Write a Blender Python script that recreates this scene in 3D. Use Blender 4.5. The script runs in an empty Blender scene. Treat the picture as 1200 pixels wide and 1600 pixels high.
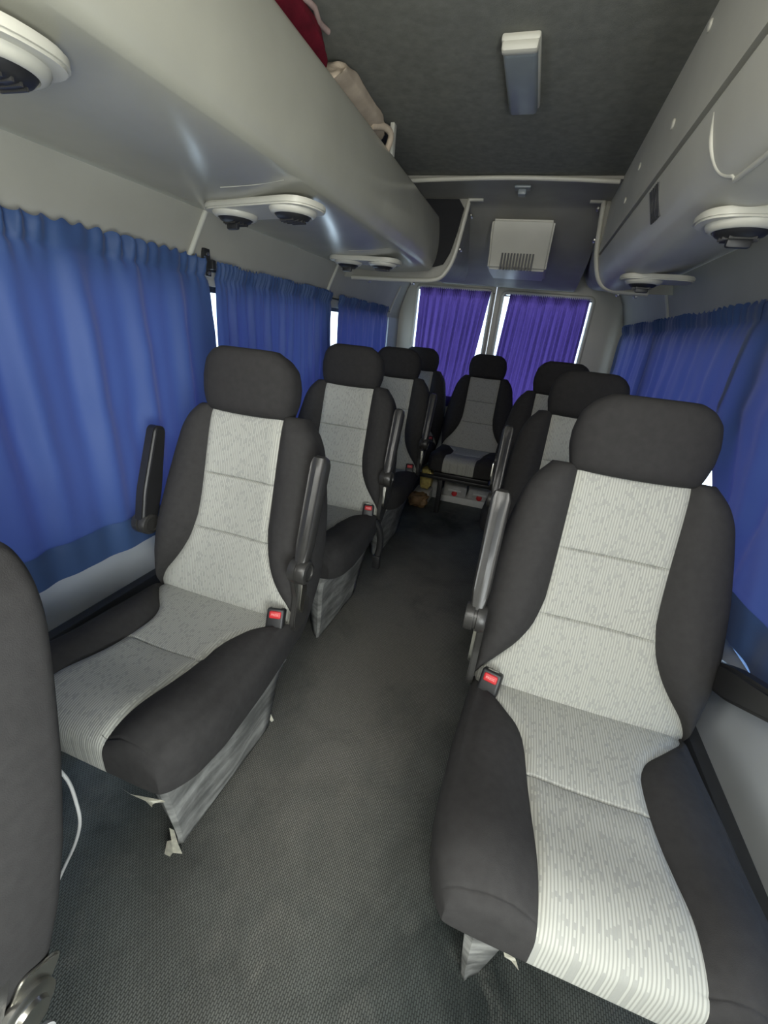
import bpy, bmesh, math, random
import numpy as np
from mathutils import Vector, Matrix, noise

random.seed(7)
SC = bpy.context.scene
COL = SC.collection
R = math.radians

# ------------------------------------------------------------------ materials
def new_mat(name):
    m = bpy.data.materials.new(name); m.use_nodes = True
    nt = m.node_tree; nt.nodes.clear()
    out = nt.nodes.new('ShaderNodeOutputMaterial')
    return m, nt, out

def N(nt, typ, **kw):
    n = nt.nodes.new(typ)
    for k, v in kw.items():
        if k in n.inputs: n.inputs[k].default_value = v
        else: setattr(n, k, v)
    return n

def principled(nt, out, col, rough=.6, metal=0., spec=.5):
    b = nt.nodes.new('ShaderNodeBsdfPrincipled')
    b.inputs['Base Color'].default_value = (*col, 1)
    b.inputs['Roughness'].default_value = rough
    b.inputs['Metallic'].default_value = metal
    b.inputs['Specular IOR Level'].default_value = spec
    nt.links.new(b.outputs[0], out.inputs['Surface'])
    return b

def simple(name, col, rough=.6, metal=0., spec=.5, mottling=.08, scale=30., bump=0., bscale=300.):
    m, nt, out = new_mat(name)
    b = principled(nt, out, col, rough, metal, spec)
    tc = N(nt, 'ShaderNodeTexCoord')
    if mottling:
        ns = N(nt, 'ShaderNodeTexNoise', Scale=scale, Detail=4.)
        nt.links.new(tc.outputs['Object'], ns.inputs['Vector'])
        rp = N(nt, 'ShaderNodeValToRGB')
        rp.color_ramp.elements[0].position = .3; rp.color_ramp.elements[1].position = .7
        rp.color_ramp.elements[0].color = (*[c*(1-mottling) for c in col], 1)
        rp.color_ramp.elements[1].color = (*[min(1, c*(1+mottling)) for c in col], 1)
        nt.links.new(ns.outputs['Fac'], rp.inputs['Fac'])
        nt.links.new(rp.outputs['Color'], b.inputs['Base Color'])
    if bump:
        n2 = N(nt, 'ShaderNodeTexNoise', Scale=bscale, Detail=2.)
        nt.links.new(tc.outputs['Object'], n2.inputs['Vector'])
        bp = N(nt, 'ShaderNodeBump', Strength=bump, Distance=.002)
        nt.links.new(n2.outputs['Fac'], bp.inputs['Height'])
        nt.links.new(bp.outputs[0], b.inputs['Normal'])
    return m

M = {}
M['charcoal'] = simple('charcoal_fabric', (.033, .0315, .031), .85, spec=.25, mottling=.12, scale=60, bump=.25, bscale=700)
M['headrest'] = simple('headrest_fabric', (.028, .0265, .026), .85, spec=.25, mottling=.1, scale=60, bump=.2, bscale=700)
M['black'] = simple('black_plastic', (.018, .018, .019), .45, mottling=.1)
M['arm'] = simple('armrest_plastic', (.034, .033, .031), .36, mottling=.1, bump=.1, bscale=500)
M['chrome'] = simple('steel', (.55, .54, .5), .28, 1., mottling=.05)
M['red'] = simple('red_plastic', (.55, .03, .035), .4, mottling=.05)
M['redcloth'] = simple('dark_red_cloth', (.11, .006, .014), .8, spec=.2, mottling=.25, scale=25, bump=.3, bscale=250)
M['redpale'] = simple('pale_stitching', (.35, .25, .22), .8, mottling=.2)
M['beige'] = simple('beige_cloth', (.40, .33, .25), .85, spec=.2, mottling=.2, scale=14, bump=.3, bscale=200)
M['cardboard'] = simple('brown_cardboard', (.24, .14, .07), .8, mottling=.15)
M['cream'] = simple('cream_plastic', (.52, .505, .43), .38, mottling=.03, scale=8)
M['bin'] = simple('rack_plastic', (.38, .37, .305), .22, spec=.5, mottling=.05, scale=6, bump=.05, bscale=400)
M['duct'] = simple('duct_plastic', (.52, .505, .43), .42, spec=.4, mottling=.05, scale=6, bump=.05, bscale=400)
M['wall'] = simple('wall_lining', (.36, .345, .29), .6, spec=.3, mottling=.05, scale=5, bump=.08, bscale=300)
M['lowwall'] = simple('lower_wall_panel', (.42, .44, .45), .55, spec=.3, mottling=.06, scale=5)
M['shade'] = simple('shade_panel', (.022, .024, .027), .8, mottling=.15)  # dark strip standing in for the shadow low on the walls
M['ceil'] = simple('headliner', (.20, .20, .172), .95, spec=.1, mottling=.12, scale=40, bump=.3, bscale=500)
M['fascia'] = simple('rear_fascia', (.30, .29, .25), .6, spec=.3, mottling=.06, scale=8)
M['dark'] = simple('rack_shade', (.012, .012, .013), .9, mottling=.1)  # near-black colour standing in for the shade inside the open rack
M['lamp'] = simple('lamp_lens', (.21, .235, .245), .35, spec=.5, mottling=.06, scale=20)
M['foam'] = simple('torn_foam', (.62, .60, .50), .9, mottling=.2, scale=80)
M['grey'] = simple('grey_case', (.42, .42, .41), .5, mottling=.1)
M['white'] = simple('white_board', (.62, .62, .60), .5, mottling=.05)
M['gold'] = simple('gold_foil', (.95, .72, .25), .35, .25, mottling=.2, scale=40)
M['brownbag'] = simple('brown_bag', (.22, .13, .06), .5, mottling=.4, scale=25)
M['pedestal'] = None
M['paper'] = simple('torn_paper', (.7, .7, .68), .9, mottling=.1)

def mat_pedestal():
    m, nt, out = new_mat('scuffed_skirt')
    b = principled(nt, out, (.1, .1, .1), .55, 0, .4)
    tc = N(nt, 'ShaderNodeTexCoord')
    n1 = N(nt, 'ShaderNodeTexNoise', Scale=7., Detail=8., Roughness=.7); nt.links.new(tc.outputs['Object'], n1.inputs['Vector'])
    mp = N(nt, 'ShaderNodeMapping'); mp.inputs['Scale'].default_value = (14, 5, 30); mp.inputs['Rotation'].default_value = (.6, 0, 0)
    nt.links.new(tc.outputs['Object'], mp.inputs['Vector'])
    n2 = N(nt, 'ShaderNodeTexNoise', Scale=1., Detail=6.); nt.links.new(mp.outputs[0], n2.inputs['Vector'])
    ad = N(nt, 'ShaderNodeMath', operation='MULTIPLY'); nt.links.new(n1.outputs['Fac'], ad.inputs[0]); nt.links.new(n2.outputs['Fac'], ad.inputs[1])
    rp = N(nt, 'ShaderNodeValToRGB')
    e = rp.color_ramp.elements; e[0].position = .16; e[0].position = .16; e[0].color = (.125, .127, .122, 1); e[1].position = .38; e[1].color = (.42, .42, .40, 1)
    nt.links.new(ad.outputs[0], rp.inputs['Fac']); nt.links.new(rp.outputs['Color'], b.inputs['Base Color'])
    return m
M['pedestal'] = mat_pedestal()

def mat_insert():
    # light grey woven fabric: fine lengthwise ribs broken by short darker dashes
    m, nt, out = new_mat('patterned_insert')
    b = principled(nt, out, (.5, .5, .46), .9, 0, .15)
    tc = N(nt, 'ShaderNodeTexCoord'); L = nt.links.new
    mp = N(nt, 'ShaderNodeMapping'); L(tc.outputs['UV'], mp.inputs['Vector'])
    mp.inputs['Rotation'].default_value = (0, 0, R(90))
    wv = N(nt, 'ShaderNodeTexWave', wave_type='BANDS', bands_direction='X', wave_profile='SIN')
    wv.inputs['Scale'].default_value = 2*math.pi/20/.0056; wv.inputs['Distortion'].default_value = 0
    L(tc.outputs['UV'], wv.inputs['Vector'])
    rb = N(nt, 'ShaderNodeValToRGB'); e = rb.color_ramp.elements
    e[0].position = .10; e[0].color = (.30, .30, .272, 1); e[1].position = .65; e[1].color = (.435, .435, .393, 1)
    L(wv.outputs['Fac'], rb.inputs['Fac'])
    v = N(nt, 'ShaderNodeTexBrick'); v.offset = .5; v.offset_frequency = 2
    L(mp.outputs[0], v.inputs['Vector'])
    v.inputs['Scale'].default_value = 1.; v.inputs['Brick Width'].default_value = .0075; v.inputs['Row Height'].default_value = .0056
    v.inputs['Mortar Size'].default_value = .0
    v.inputs['Color1'].default_value = (0, 0, 0, 1); v.inputs['Color2'].default_value = (1, 1, 1, 1)
    rp = N(nt, 'ShaderNodeValToRGB'); rp.color_ramp.elements[0].position = .76; rp.color_ramp.elements[1].position = .90
    L(v.outputs['Color'], rp.inputs['Fac'])
    mx = N(nt, 'ShaderNodeMix', data_type='RGBA'); mx.inputs[7].default_value = (.325, .327, .30, 1)
    L(rp.outputs['Color'], mx.inputs[0]); L(rb.outputs['Color'], mx.inputs[6])
    L(mx.outputs[2], b.inputs['Base Color'])
    bp = N(nt, 'ShaderNodeBump', Strength=.3, Distance=.0012)
    L(wv.outputs['Fac'], bp.inputs['Height'])
    L(bp.outputs[0], b.inputs['Normal'])
    return m
M['insert'] = mat_insert()

def mat_floor():
    m, nt, out = new_mat('ribbed_rubber_floor'); L = nt.links.new
    b = principled(nt, out, (.05, .055, .052), .55, 0, .35)
    tc = N(nt, 'ShaderNodeTexCoord')
    mp = N(nt, 'ShaderNodeMapping'); L(tc.outputs['Object'], mp.inputs['Vector'])
    mp.inputs['Rotation'].default_value = (0, 0, R(90))
    br = N(nt, 'ShaderNodeTexBrick'); br.offset = .5
    L(mp.outputs[0], br.inputs['Vector'])
    br.inputs['Scale'].default_value = 1.; br.inputs['Brick Width'].default_value = .0100; br.inputs['Row Height'].default_value = .0050
    br.inputs['Mortar Size'].default_value = .0013; br.inputs['Mortar Smooth'].default_value = .5
    br.inputs['Color1'].default_value = (1, 1, 1, 1); br.inputs['Color2'].default_value = (.8, .8, .8, 1); br.inputs['Mortar'].default_value = (.25, .25, .25, 1)
    n1 = N(nt, 'ShaderNodeTexNoise', Scale=3.0, Detail=9., Roughness=.6, Distortion=.5); L(tc.outputs['Object'], n1.inputs['Vector'])
    r1 = N(nt, 'ShaderNodeValToRGB'); e = r1.color_ramp.elements
    e[0].position = .36; e[0].color = (.030, .038, .036, 1); e[1].position = .66; e[1].color = (.145, .160, .148, 1)
    L(n1.outputs['Fac'], r1.inputs['Fac'])
    # footprints and scuffs
    n2 = N(nt, 'ShaderNodeTexNoise', Scale=9., Detail=6., Roughness=.6, Distortion=.8); L(tc.outputs['Object'], n2.inputs['Vector'])
    r2 = N(nt, 'ShaderNodeValToRGB'); e = r2.color_ramp.elements; e[0].position = .55; e[1].position = .72
    L(n2.outputs['Fac'], r2.inputs['Fac'])
    ms = N(nt, 'ShaderNodeMath', operation='MULTIPLY'); ms.inputs[1].default_value = .6; L(r2.outputs['Color'], ms.inputs[0])
    mx = N(nt, 'ShaderNodeMix', data_type='RGBA'); mx.inputs[7].default_value = (.17, .172, .155, 1)
    L(ms.outputs[0], mx.inputs[0]); L(r1.outputs['Color'], mx.inputs[6])
    # dried dust in the aisle, its pale spread also making up for missing light
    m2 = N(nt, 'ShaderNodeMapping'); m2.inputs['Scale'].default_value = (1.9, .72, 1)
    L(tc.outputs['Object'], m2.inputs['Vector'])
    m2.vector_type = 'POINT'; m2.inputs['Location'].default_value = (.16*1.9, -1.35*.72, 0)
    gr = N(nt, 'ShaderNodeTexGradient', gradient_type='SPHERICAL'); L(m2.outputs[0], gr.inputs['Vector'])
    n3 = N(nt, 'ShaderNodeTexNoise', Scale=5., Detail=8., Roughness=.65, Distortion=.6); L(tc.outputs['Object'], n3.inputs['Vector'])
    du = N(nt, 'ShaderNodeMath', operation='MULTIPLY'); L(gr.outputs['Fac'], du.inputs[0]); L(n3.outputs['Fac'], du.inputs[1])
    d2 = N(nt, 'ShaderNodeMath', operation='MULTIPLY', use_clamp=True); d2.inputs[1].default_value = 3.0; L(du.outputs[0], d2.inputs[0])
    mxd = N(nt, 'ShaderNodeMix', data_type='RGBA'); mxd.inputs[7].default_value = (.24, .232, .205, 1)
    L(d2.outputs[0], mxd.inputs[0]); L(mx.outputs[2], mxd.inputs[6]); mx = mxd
    mm = N(nt, 'ShaderNodeMix', data_type='RGBA', blend_type='MULTIPLY'); mm.inputs[0].default_value = .85
    L(mx.outputs[2], mm.inputs[6]); L(br.outputs['Color'], mm.inputs[7])
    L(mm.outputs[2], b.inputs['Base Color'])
    bp = N(nt, 'ShaderNodeBump', Strength=.5, Distance=.002); bp.invert = True
    L(br.outputs['Fac'], bp.inputs['Height']); L(bp.outputs[0], b.inputs['Normal'])
    return m
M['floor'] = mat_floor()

def mat_curtain(name, dif, tra, f):
    m, nt, out = new_mat(name); L = nt.links.new
    tc = N(nt, 'ShaderNodeTexCoord')
    ns = N(nt, 'ShaderNodeTexNoise', Scale=350., Detail=2.); L(tc.outputs['Object'], ns.inputs['Vector'])
    bp = N(nt, 'ShaderNodeBump', Strength=.12, Distance=.001); L(ns.outputs['Fac'], bp.inputs['Height'])
    d = N(nt, 'ShaderNodeBsdfPrincipled'); d.inputs['Base Color'].default_value = (*dif, 1); d.inputs['Roughness'].default_value = .55
    d.inputs['Specular IOR Level'].default_value = .3
    d.inputs['Sheen Weight'].default_value = .15
    t = N(nt, 'ShaderNodeBsdfTranslucent'); t.inputs['Color'].default_value = (*tra, 1)
    L(bp.outputs[0], d.inputs['Normal'])
    mx = N(nt, 'ShaderNodeMixShader'); mx.inputs[0].default_value = f
    L(d.outputs[0], mx.inputs[1]); L(t.outputs[0], mx.inputs[2]); L(mx.outputs[0], out.inputs['Surface'])
    return m
M['curtain'] = mat_curtain('blue_curtain', (.045, .092, .225), (.040, .042, .15), .22)
M['curtain_rear'] = mat_curtain('violet_blue_curtain', (.045, .042, .14), (.078, .042, .17), .42)

def mat_glass():
    m, nt, out = new_mat('tinted_glass'); L = nt.links.new
    t = N(nt, 'ShaderNodeBsdfTransparent'); t.inputs['Color'].default_value = (.86, .92, .95, 1)
    g = N(nt, 'ShaderNodeBsdfGlossy'); g.inputs['Roughness'].default_value = .03
    mx = N(nt, 'ShaderNodeMixShader'); mx.inputs[0].default_value = .06
    L(t.outputs[0], mx.inputs[1]); L(g.outputs[0], mx.inputs[2]); L(mx.outputs[0], out.inputs['Surface'])
    return m
M['glass'] = mat_glass()

# ------------------------------------------------------------------ helpers
CACHE = {}
def mesh_from(name, verts, faces, mat, smooth=True, angle=35, uvs=None, merge=True):
    me = bpy.data.meshes.new(name)
    me.from_pydata([tuple(v) for v in verts], [], faces)
    if uvs is not None:
        ul = me.uv_layers.new(name='UVMap')
        for lp in me.loops: ul.data[lp.index].uv = uvs[lp.vertex_index]
    bm = bmesh.new(); bm.from_mesh(me)
    if merge: bmesh.ops.remove_doubles(bm, verts=bm.verts, dist=1e-5)
    bmesh.ops.recalc_face_normals(bm, faces=bm.faces)
    bm.to_mesh(me); bm.free()
    if smooth:
        for p in me.polygons: p.use_smooth = True
        me.set_sharp_from_angle(angle=R(angle))
    me.materials.append(mat)
    return me

def bm_mesh(name, bm, mat, smooth=True, angle=35):
    bmesh.ops.recalc_face_normals(bm, faces=bm.faces)
    me = bpy.data.meshes.new(name); bm.to_mesh(me); bm.free()
    if smooth:
        for p in me.polygons: p.use_smooth = True
        me.set_sharp_from_angle(angle=R(angle))
    me.materials.append(mat)
    return me

def put(name, me, parent=None, loc=(0, 0, 0), rot=(0, 0, 0), label=None):
    o = bpy.data.objects.new(name, me); COL.objects.link(o)
    o.parent = parent; o.location = loc; o.rotation_euler = rot
    if label: o['label'] = label
    return o

def thing(name, label, cat, loc=(0, 0, 0), group=None, rot=(0, 0, 0)):
    o = bpy.data.objects.new(name, None); COL.objects.link(o)
    o.empty_display_size = .05
    o.location = loc; o.rotation_euler = rot
    o['label'] = label; o['category'] = cat
    if group: o['group'] = group
    return o

def tag(o, label, cat, group=None):
    o['label'] = label; o['category'] = cat
    if group: o['group'] = group
    return o

def struct(o, label=None):
    o['kind'] = 'structure'
    if label: o['label'] = label
    return o

def add_box(bm, c, s, bev=0., seg=2, rot=None):
    r = bmesh.ops.create_cube(bm, size=1)
    vs = r['verts']
    bmesh.ops.scale(bm, vec=s, verts=vs)
    if bev:
        es = list({e for v in vs for e in v.link_edges})
        rb = bmesh.ops.bevel(bm, geom=es, offset=bev, segments=seg, affect='EDGES', profile=.5, clamp_overlap=True)
        vs = list({v for f in rb['faces'] for v in f.verts} | {v for v in vs if v.is_valid})
    if rot is not None: bmesh.ops.rotate(bm, cent=(0, 0, 0), matrix=rot, verts=vs)
    bmesh.ops.translate(bm, vec=c, verts=vs)
    return vs

def box_mesh(name, c, s, mat, bev=0., seg=2, rot=None):
    bm = bmesh.new(); add_box(bm, c, s, bev, seg, rot); return bm_mesh(name, bm, mat)

def add_tube(bm, pts, rad, n=10, cap=True):
    pts = [Vector(p) for p in pts]
    rad = rad if isinstance(rad, (list, tuple)) else [rad]*len(pts)
    rings = []; up = None
    for i, p in enumerate(pts):
        a = pts[max(i-1, 0)]; b = pts[min(i+1, len(pts)-1)]
        t = (b-a).normalized()
        if up is None:
            up = Vector((0, 0, 1)) if abs(t.z) < .9 else Vector((1, 0, 0))
        u = (up - t*up.dot(t)).normalized(); up = u; w = t.cross(u)
        rings.append([bm.verts.new(p + (u*math.cos(2*math.pi*k/n) + w*math.sin(2*math.pi*k/n))*rad[i]) for k in range(n)])
    for a, b in zip(rings, rings[1:]):
        for k in range(n): bm.faces.new((a[k], a[(k+1) % n], b[(k+1) % n], b[k]))
    if cap:
        bm.faces.new(rings[0][::-1]); bm.faces.new(rings[-1])

def tube_mesh(name, pts, rad, mat, n=10):
    bm = bmesh.new(); add_tube(bm, pts, rad, n); return bm_mesh(name, bm, mat, angle=50)

def add_lathe(bm, prof, c=(0, 0, 0), axis='Z', n=32):
    """prof = [(radius, height)...] closed by caps where the radius is not zero"""
    rings = []
    for r, h in prof:
        ring = []
        for k in range(n):
            a = 2*math.pi*k/n; x, y = r*math.cos(a), r*math.sin(a)
            p = {'Z': (x, y, h), 'X': (h, x, y), 'Y': (x, h, y)}[axis]
            ring.append(bm.verts.new(Vector(p)+Vector(c)))
        rings.append(ring)
    for a, b in zip(rings, rings[1:]):
        for k in range(n): bm.faces.new((a[k], a[(k+1) % n], b[(k+1) % n], b[k]))
    bm.faces.new(rings[0]); bm.faces.new(rings[-1])

def lathe_mesh(name, prof, mat, axis='Z', n=32, c=(0, 0, 0)):
    bm = bmesh.new(); add_lathe(bm, prof, c, axis, n); return bm_mesh(name, bm, mat)

def prism(name, poly, axis, a, b, mat, bev=0., seg=2, smooth=True):
    """extrude a 2-D outline. axis 'Y': outline is (x,z); 'X': (y,z); 'Z': (x,y)"""
    bm = bmesh.new()
    def P(u, v, t): return {'Y': (u, t, v), 'X': (t, u, v), 'Z': (u, v, t)}[axis]
    va = [bm.verts.new(P(u, v, a)) for u, v in poly]; vb = [bm.verts.new(P(u, v, b)) for u, v in poly]
    n = len(poly)
    for i in range(n): bm.faces.new((va[i], va[(i+1) % n], vb[(i+1) % n], vb[i]))
    bm.faces.new(va[::-1]); bm.faces.new(vb)
    bmesh.ops.recalc_face_normals(bm, faces=bm.faces)
    if bev:
        es = [e for e in bm.edges if e.calc_face_angle(0) > .5]
        bmesh.ops.bevel(bm, geom=es, offset=bev, segments=seg, affect='EDGES', clamp_overlap=True)
    return bm_mesh(name, bm, mat, smooth)

def fillet(poly, rads, n=6):
    """round the corners of a closed outline"""
    out = []
    m = len(poly)
    for i, p in enumerate(poly):
        r = rads[i] if isinstance(rads, (list, tuple)) else rads
        p = Vector(p); a = Vector(poly[i-1]); b = Vector(poly[(i+1) % m])
        if r <= 0: out.append(tuple(p)); continue
        da = (a-p); db = (b-p)
        r1 = min(r, da.length*.49, db.length*.49)
        s = p+da.normalized()*r1; e = p+db.normalized()*r1
        for k in range(n+1):
            t = k/n; out.append(tuple(s*(1-t)**2 + p*2*t*(1-t) + e*t*t))
    return out

def strip_sheet(name, sec, ys, mat, thick=0., angle=35):
    """open cross-section (x,z) carried along y, given thickness afterwards"""
    vs = [(x, y, z) for y in ys for x, z in sec]; n = len(sec)
    fs = [(i*n+j, i*n+j+1, (i+1)*n+j+1, (i+1)*n+j) for i in range(len(ys)-1) for j in range(n-1)]
    return mesh_from(name, vs, fs, mat, angle=angle)

def smooth_poly(pts, n=6):
    """Catmull-Rom through 2-D or 3-D points"""
    P = [np.array(p, float) for p in pts]; out = []
    for i in range(len(P)-1):
        p0 = P[max(i-1, 0)]; p1 = P[i]; p2 = P[i+1]; p3 = P[min(i+2, len(P)-1)]
        for k in range(n):
            t = k/n
            out.append(tuple(.5*((2*p1)+(-p0+p2)*t+(2*p0-5*p1+4*p2-p3)*t*t+(-p0+3*p1-3*p2+p3)*t**3)))
    out.append(tuple(P[-1])); return out

def smooth_fn(xs, ys):
    xs = np.array(xs, float); ys = np.array(ys, float)
    g = np.linspace(xs[0], xs[-1], 400); v = np.interp(g, xs, ys)
    k = np.hanning(41); k /= k.sum()
    vp = np.concatenate([np.full(20, v[0]), v, np.full(20, v[-1])])
    v2 = np.convolve(vp, k, 'valid')
    return lambda x: float(np.interp(x, g, v2))

# ------------------------------------------------------------------ upholstered pads
def pad(s0, s1, W, B, hf, hb, place, p=5., q=6., ns=56, nc=20, nb=14, wrap=(None, None), names=('pad', 'insert'), mats=('charcoal', 'insert'), skew=None, seams=()):
    """a stuffed pad. x across, s along; W half width, B half width of the centre insert (None: no insert);
    hf/hb(x,s,W,B) front and back fullness. Returns (dark mesh, insert mesh)"""
    mid, half = (s0+s1)/2, (s1-s0)/2
    ts = []
    for i in range(ns+1):
        c = -math.cos(math.pi*i/ns)
        ts.append(math.copysign(abs(c)**.62, c))
    for sm in seams:
        ts = [t for t in ts if abs(mid+half*t-sm) > .006]
        ts += [(sm+d-mid)/half for d in (-.0055, -.0035, -.0022, -.001, 0, .001, .0022, .0035, .0055)]
    ts.sort()
    stations = [(mid+half*t, (max(0, 1-abs(t)**q))**(1/q)) for t in ts]
    cols = 2*nb+nc+1
    vf, vb, uv = [], [], []
    for s, G in stations:
        w = W(s); b = min(B(s), w*.985) if B else w*.5
        c0 = skew(s) if skew else 0.
        bl, br = min(b-c0, w*.985), min(b+c0, w*.985)
        tl, tr = math.acos(min(1, (bl/w)**(p/2))), math.acos(min(1, (br/w)**(p/2)))
        xs = []
        for k in range(nb): xs.append(-w*math.cos(tl*k/nb)**(2/p))
        for k in range(nc+1): xs.append(-bl+(bl+br)*k/nc)
        for k in range(nb-1, -1, -1): xs.append(w*math.cos(tr*k/nb)**(2/p))
        for x in xs:
            F = max(0, 1-abs(x/w)**p)**(1/p)
            vf.append(place(x, s, hf(x-c0*(1-min(1, max(0, abs(x)-b)/(w-b+1e-6))), s, w, b)*F*G)); vb.append(place(x, s, -hb(x, s, w, b)*F*G)); uv.append((x, s))
    nS = len(stations); nV = nS*cols
    verts = vf+vb; uvs = uv+uv
    dark, ins = [], []
    for i in range(nS-1):
        for j in range(cols-1):
            a = i*cols+j
            f = (a, a+1, a+cols+1, a+cols)
            inn = B is not None and nb <= j < nb+nc
            (ins if inn else dark).append(f)
            g = tuple(nV+k for k in f[::-1])
            sm = (stations[i][0]+stations[i+1][0])/2
            w0, w1 = wrap
            if inn and ((w0 is not None and sm < w0) or (w1 is not None and sm > w1)): ins.append(g)
            else: dark.append(g)
    def sub(name, fs, mat):
        used = sorted({k for f in fs for k in f}); mp = {k: n for n, k in enumerate(used)}
        return mesh_from(name, [verts[k] for k in used], [tuple(mp[k] for k in f) for f in fs], mat, angle=70, uvs=[uvs[k] for k in used])
    return sub(names[0], dark, M[mats[0]]), (sub(names[1], ins, M[mats[1]]) if B else None)

def gauss(x, c, w): return math.exp(-((x-c)/w)**2)
def crease(d, depth): return depth*.65*max(0, 1-abs(d)/.0036) + depth*.5*math.exp(-(d/.016)**2)

# --- seat dimensions (metres; the seat faces -Y, origin on the floor at the front of its base)
CREASE_Y, CREASE_Z, REC = .386, .45, R(15)
SB, CB = math.sin(REC), math.cos(REC)

cw = smooth_fn([-.10, -.07, -.03, .05, .2, .35, .45], [.215, .238, .256, .266, .262, .25, .24])
cb = smooth_fn([-.12, -.05, 0, .12, .2, .25, .29, .33, .386, .45], [.112, .112, .113, .112, .113, .118, .136, .18, .235, .24])
def c_hf(x, s, w, b):
    h = .066 + .020*gauss(s, -.02, .10)
    ax = abs(x)
    if ax > b: h += .026*math.sin(math.pi*min(1, (ax-b)/(w-b+1e-6)))**.8 * (1-.6*max(0, min(1, (s-.2)/.2)))
    else: h -= .006*(1-(ax/b)**2)
    h -= .010*gauss(ax, b, .007)
    if ax > b: h -= .006*gauss(ax, w-.035, .005) + crease(s+.075, .005)
    if ax < b: h -= crease(s-.165, .010)
    return h
def c_hb(x, s, w, b): return .042
csk = smooth_fn([-.12, 0, .15, .25, .45], [.026, .022, .006, 0, 0])
for sg in (1, -1):
    dk, ins = pad(-.092, .44, cw, cb, c_hf, c_hb, lambda x, s, h: (x, s, .397+h), p=6, q=5.5, ns=80, seams=(-.075, .165), wrap=(-.055, None), names=('seat_cushion', 'cushion_insert'), skew=lambda s, sg=sg: -sg*csk(s))
    CACHE['cushion', sg], CACHE['cushion_insert', sg] = dk, ins

bw = smooth_fn([-.08, 0, .12, .22, .33, .42, .50, .545, .58], [.235, .25, .266, .268, .257, .24, .222, .20, .165])
bb = smooth_fn([-.08, 0, .05, .09, .13, .18, .25, .38, .56, .58], [.252, .246, .220, .186, .158, .134, .119, .117, .117, .115])
def b_hf(x, s, w, b):
    h = .060
    ax = abs(x)
    if ax > b:
        u = (ax-b)/(w-b+1e-6)
        h += (.018+.026*gauss(s, .2, .17))*math.sin(math.pi*min(1, u))**.7
    else: h -= .010*(1-(ax/b)**2)*gauss(s, .3, .25)
    h += .012*gauss(s, .14, .12)
    h -= .010*gauss(ax, b, .006)
    if ax < b: h -= crease(s-.38, .009) + crease(s-.213, .009)
    return h
def b_hb(x, s, w, b): return .06
def b_place(x, s, h):
    h -= .06
    return (x, CREASE_Y + s*SB - h*CB, CREASE_Z + s*CB + h*SB)
dk, ins = pad(-.075, .578, bw, bb, b_hf, b_hb, b_place, p=5, q=7, ns=84, seams=(.213, .38), wrap=(None, .57), names=('backrest', 'backrest_insert'))
CACHE['back'], CACHE['back_insert'] = dk, ins

hw = smooth_fn([.56, .58, .62, .66, .70, .725, .742], [.126, .135, .145, .146, .136, .115, .085])
def h_hf(x, s, w, b): return .058
def h_hb(x, s, w, b): return .045
def h_place(x, s, h):
    h -= .020 - .022*((s-.56)/.18)
    return (x, CREASE_Y + s*SB - h*CB + .02*(x/.14)**2, CREASE_Z + s*CB + h*SB - .006)
CACHE['head'], _ = pad(.566, .742, hw, None, h_hf, h_hb, h_place, p=3.6, q=4, ns=32, nb=12, nc=12, names=('headrest', ''), mats=('headrest', ''))

def back_pt(x, s, h): return b_place(x, s, h+.06)

# headrest posts with their collars
CACHE['post'] = tube_mesh('headrest_post', [back_pt(0, .52, -.045), back_pt(0, .62, -.03)], .006, M['chrome'])
bm = bmesh.new()
vs = add_box(bm, (0, 0, 0), (.034, .026, .018), .005, 2, Matrix.Rotation(-REC, 3, 'X'))
bmesh.ops.translate(bm, vec=back_pt(0, .570, -.026), verts=vs)
CACHE['collar'] = bm_mesh('headrest_collar', bm, M['black'])

# base: scuffed moulded skirts (side panel with a front flange), tapering to the floor
def skirt(sx):
    """side skirt: outer sheet tapering inward to the floor, flange turned in at the front"""
    o = []
    def P(x, y, z): return (sx*x, y, z)
    outer = [(.208, -.075, .368), (.168, -.046, .30), (.150, -.004, .05), (.143, 0, 0)]
    rear = [(.250, .335, .368), (.218, .37, .30), (.165, .376, .05), (.155, .366, 0)]
    vs, fs = [], []
    rows = 8; colsN = 10
    def lerp(a, b, t): return tuple(a[i]+(b[i]-a[i])*t for i in range(3))
    def along(L, t):
        k = t*(len(L)-1); i = min(int(k), len(L)-2); return lerp(L[i], L[i+1], k-i)
    flw = [.085, .075, .045, .032]
    for r in range(rows+1):
        t = r/rows; a = along(outer, t); b = along(rear, t)
        k = t*3; i = min(int(k), 2); fw = flw[i]+(flw[i+1]-flw[i])*(k-i)
        vs.append(P(a[0]-fw, a[1]+.018, a[2])); vs.append(P(a[0]-fw*.5, a[1]+.008, a[2])); vs.append(P(a[0]-.01, a[1], a[2]))
        for c in range(colsN+1):
            u = c/colsN; q = lerp(a, b, u)
            dent = .006*math.sin(u*9+t*5)*math.sin(math.pi*t)
            vs.append(P(q[0]+dent, q[1]+(.008 if c == 0 else 0), q[2]))
    n = colsN+4
    for r in range(rows):
        for c in range(n-1): fs.append((r*n+c, r*n+c+1, (r+1)*n+c+1, (r+1)*n+c))
    me = mesh_from('base_skirt', vs, fs, M['pedestal'], angle=40)
    bm = bmesh.new(); bm.from_mesh(me)
    bmesh.ops.solidify(bm, geom=list(bm.faces), thickness=.006)
    bm.to_mesh(me); bm.free()
    return me
CACHE['skirt_p'], CACHE['skirt_n'] = skirt(1), skirt(-1)
bm = bmesh.new()
add_box(bm, (0, .16, .335), (.36, .40, .03), .006)
add_box(bm, (0, .30, .16), (.24, .05, .30), .006)
for sx in (-.12, .12): add_box(bm, (sx, .25, .014), (.03, .22, .026), .004)
CACHE['frame'] = bm_mesh('seat_frame', bm, M['black'])
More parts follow.
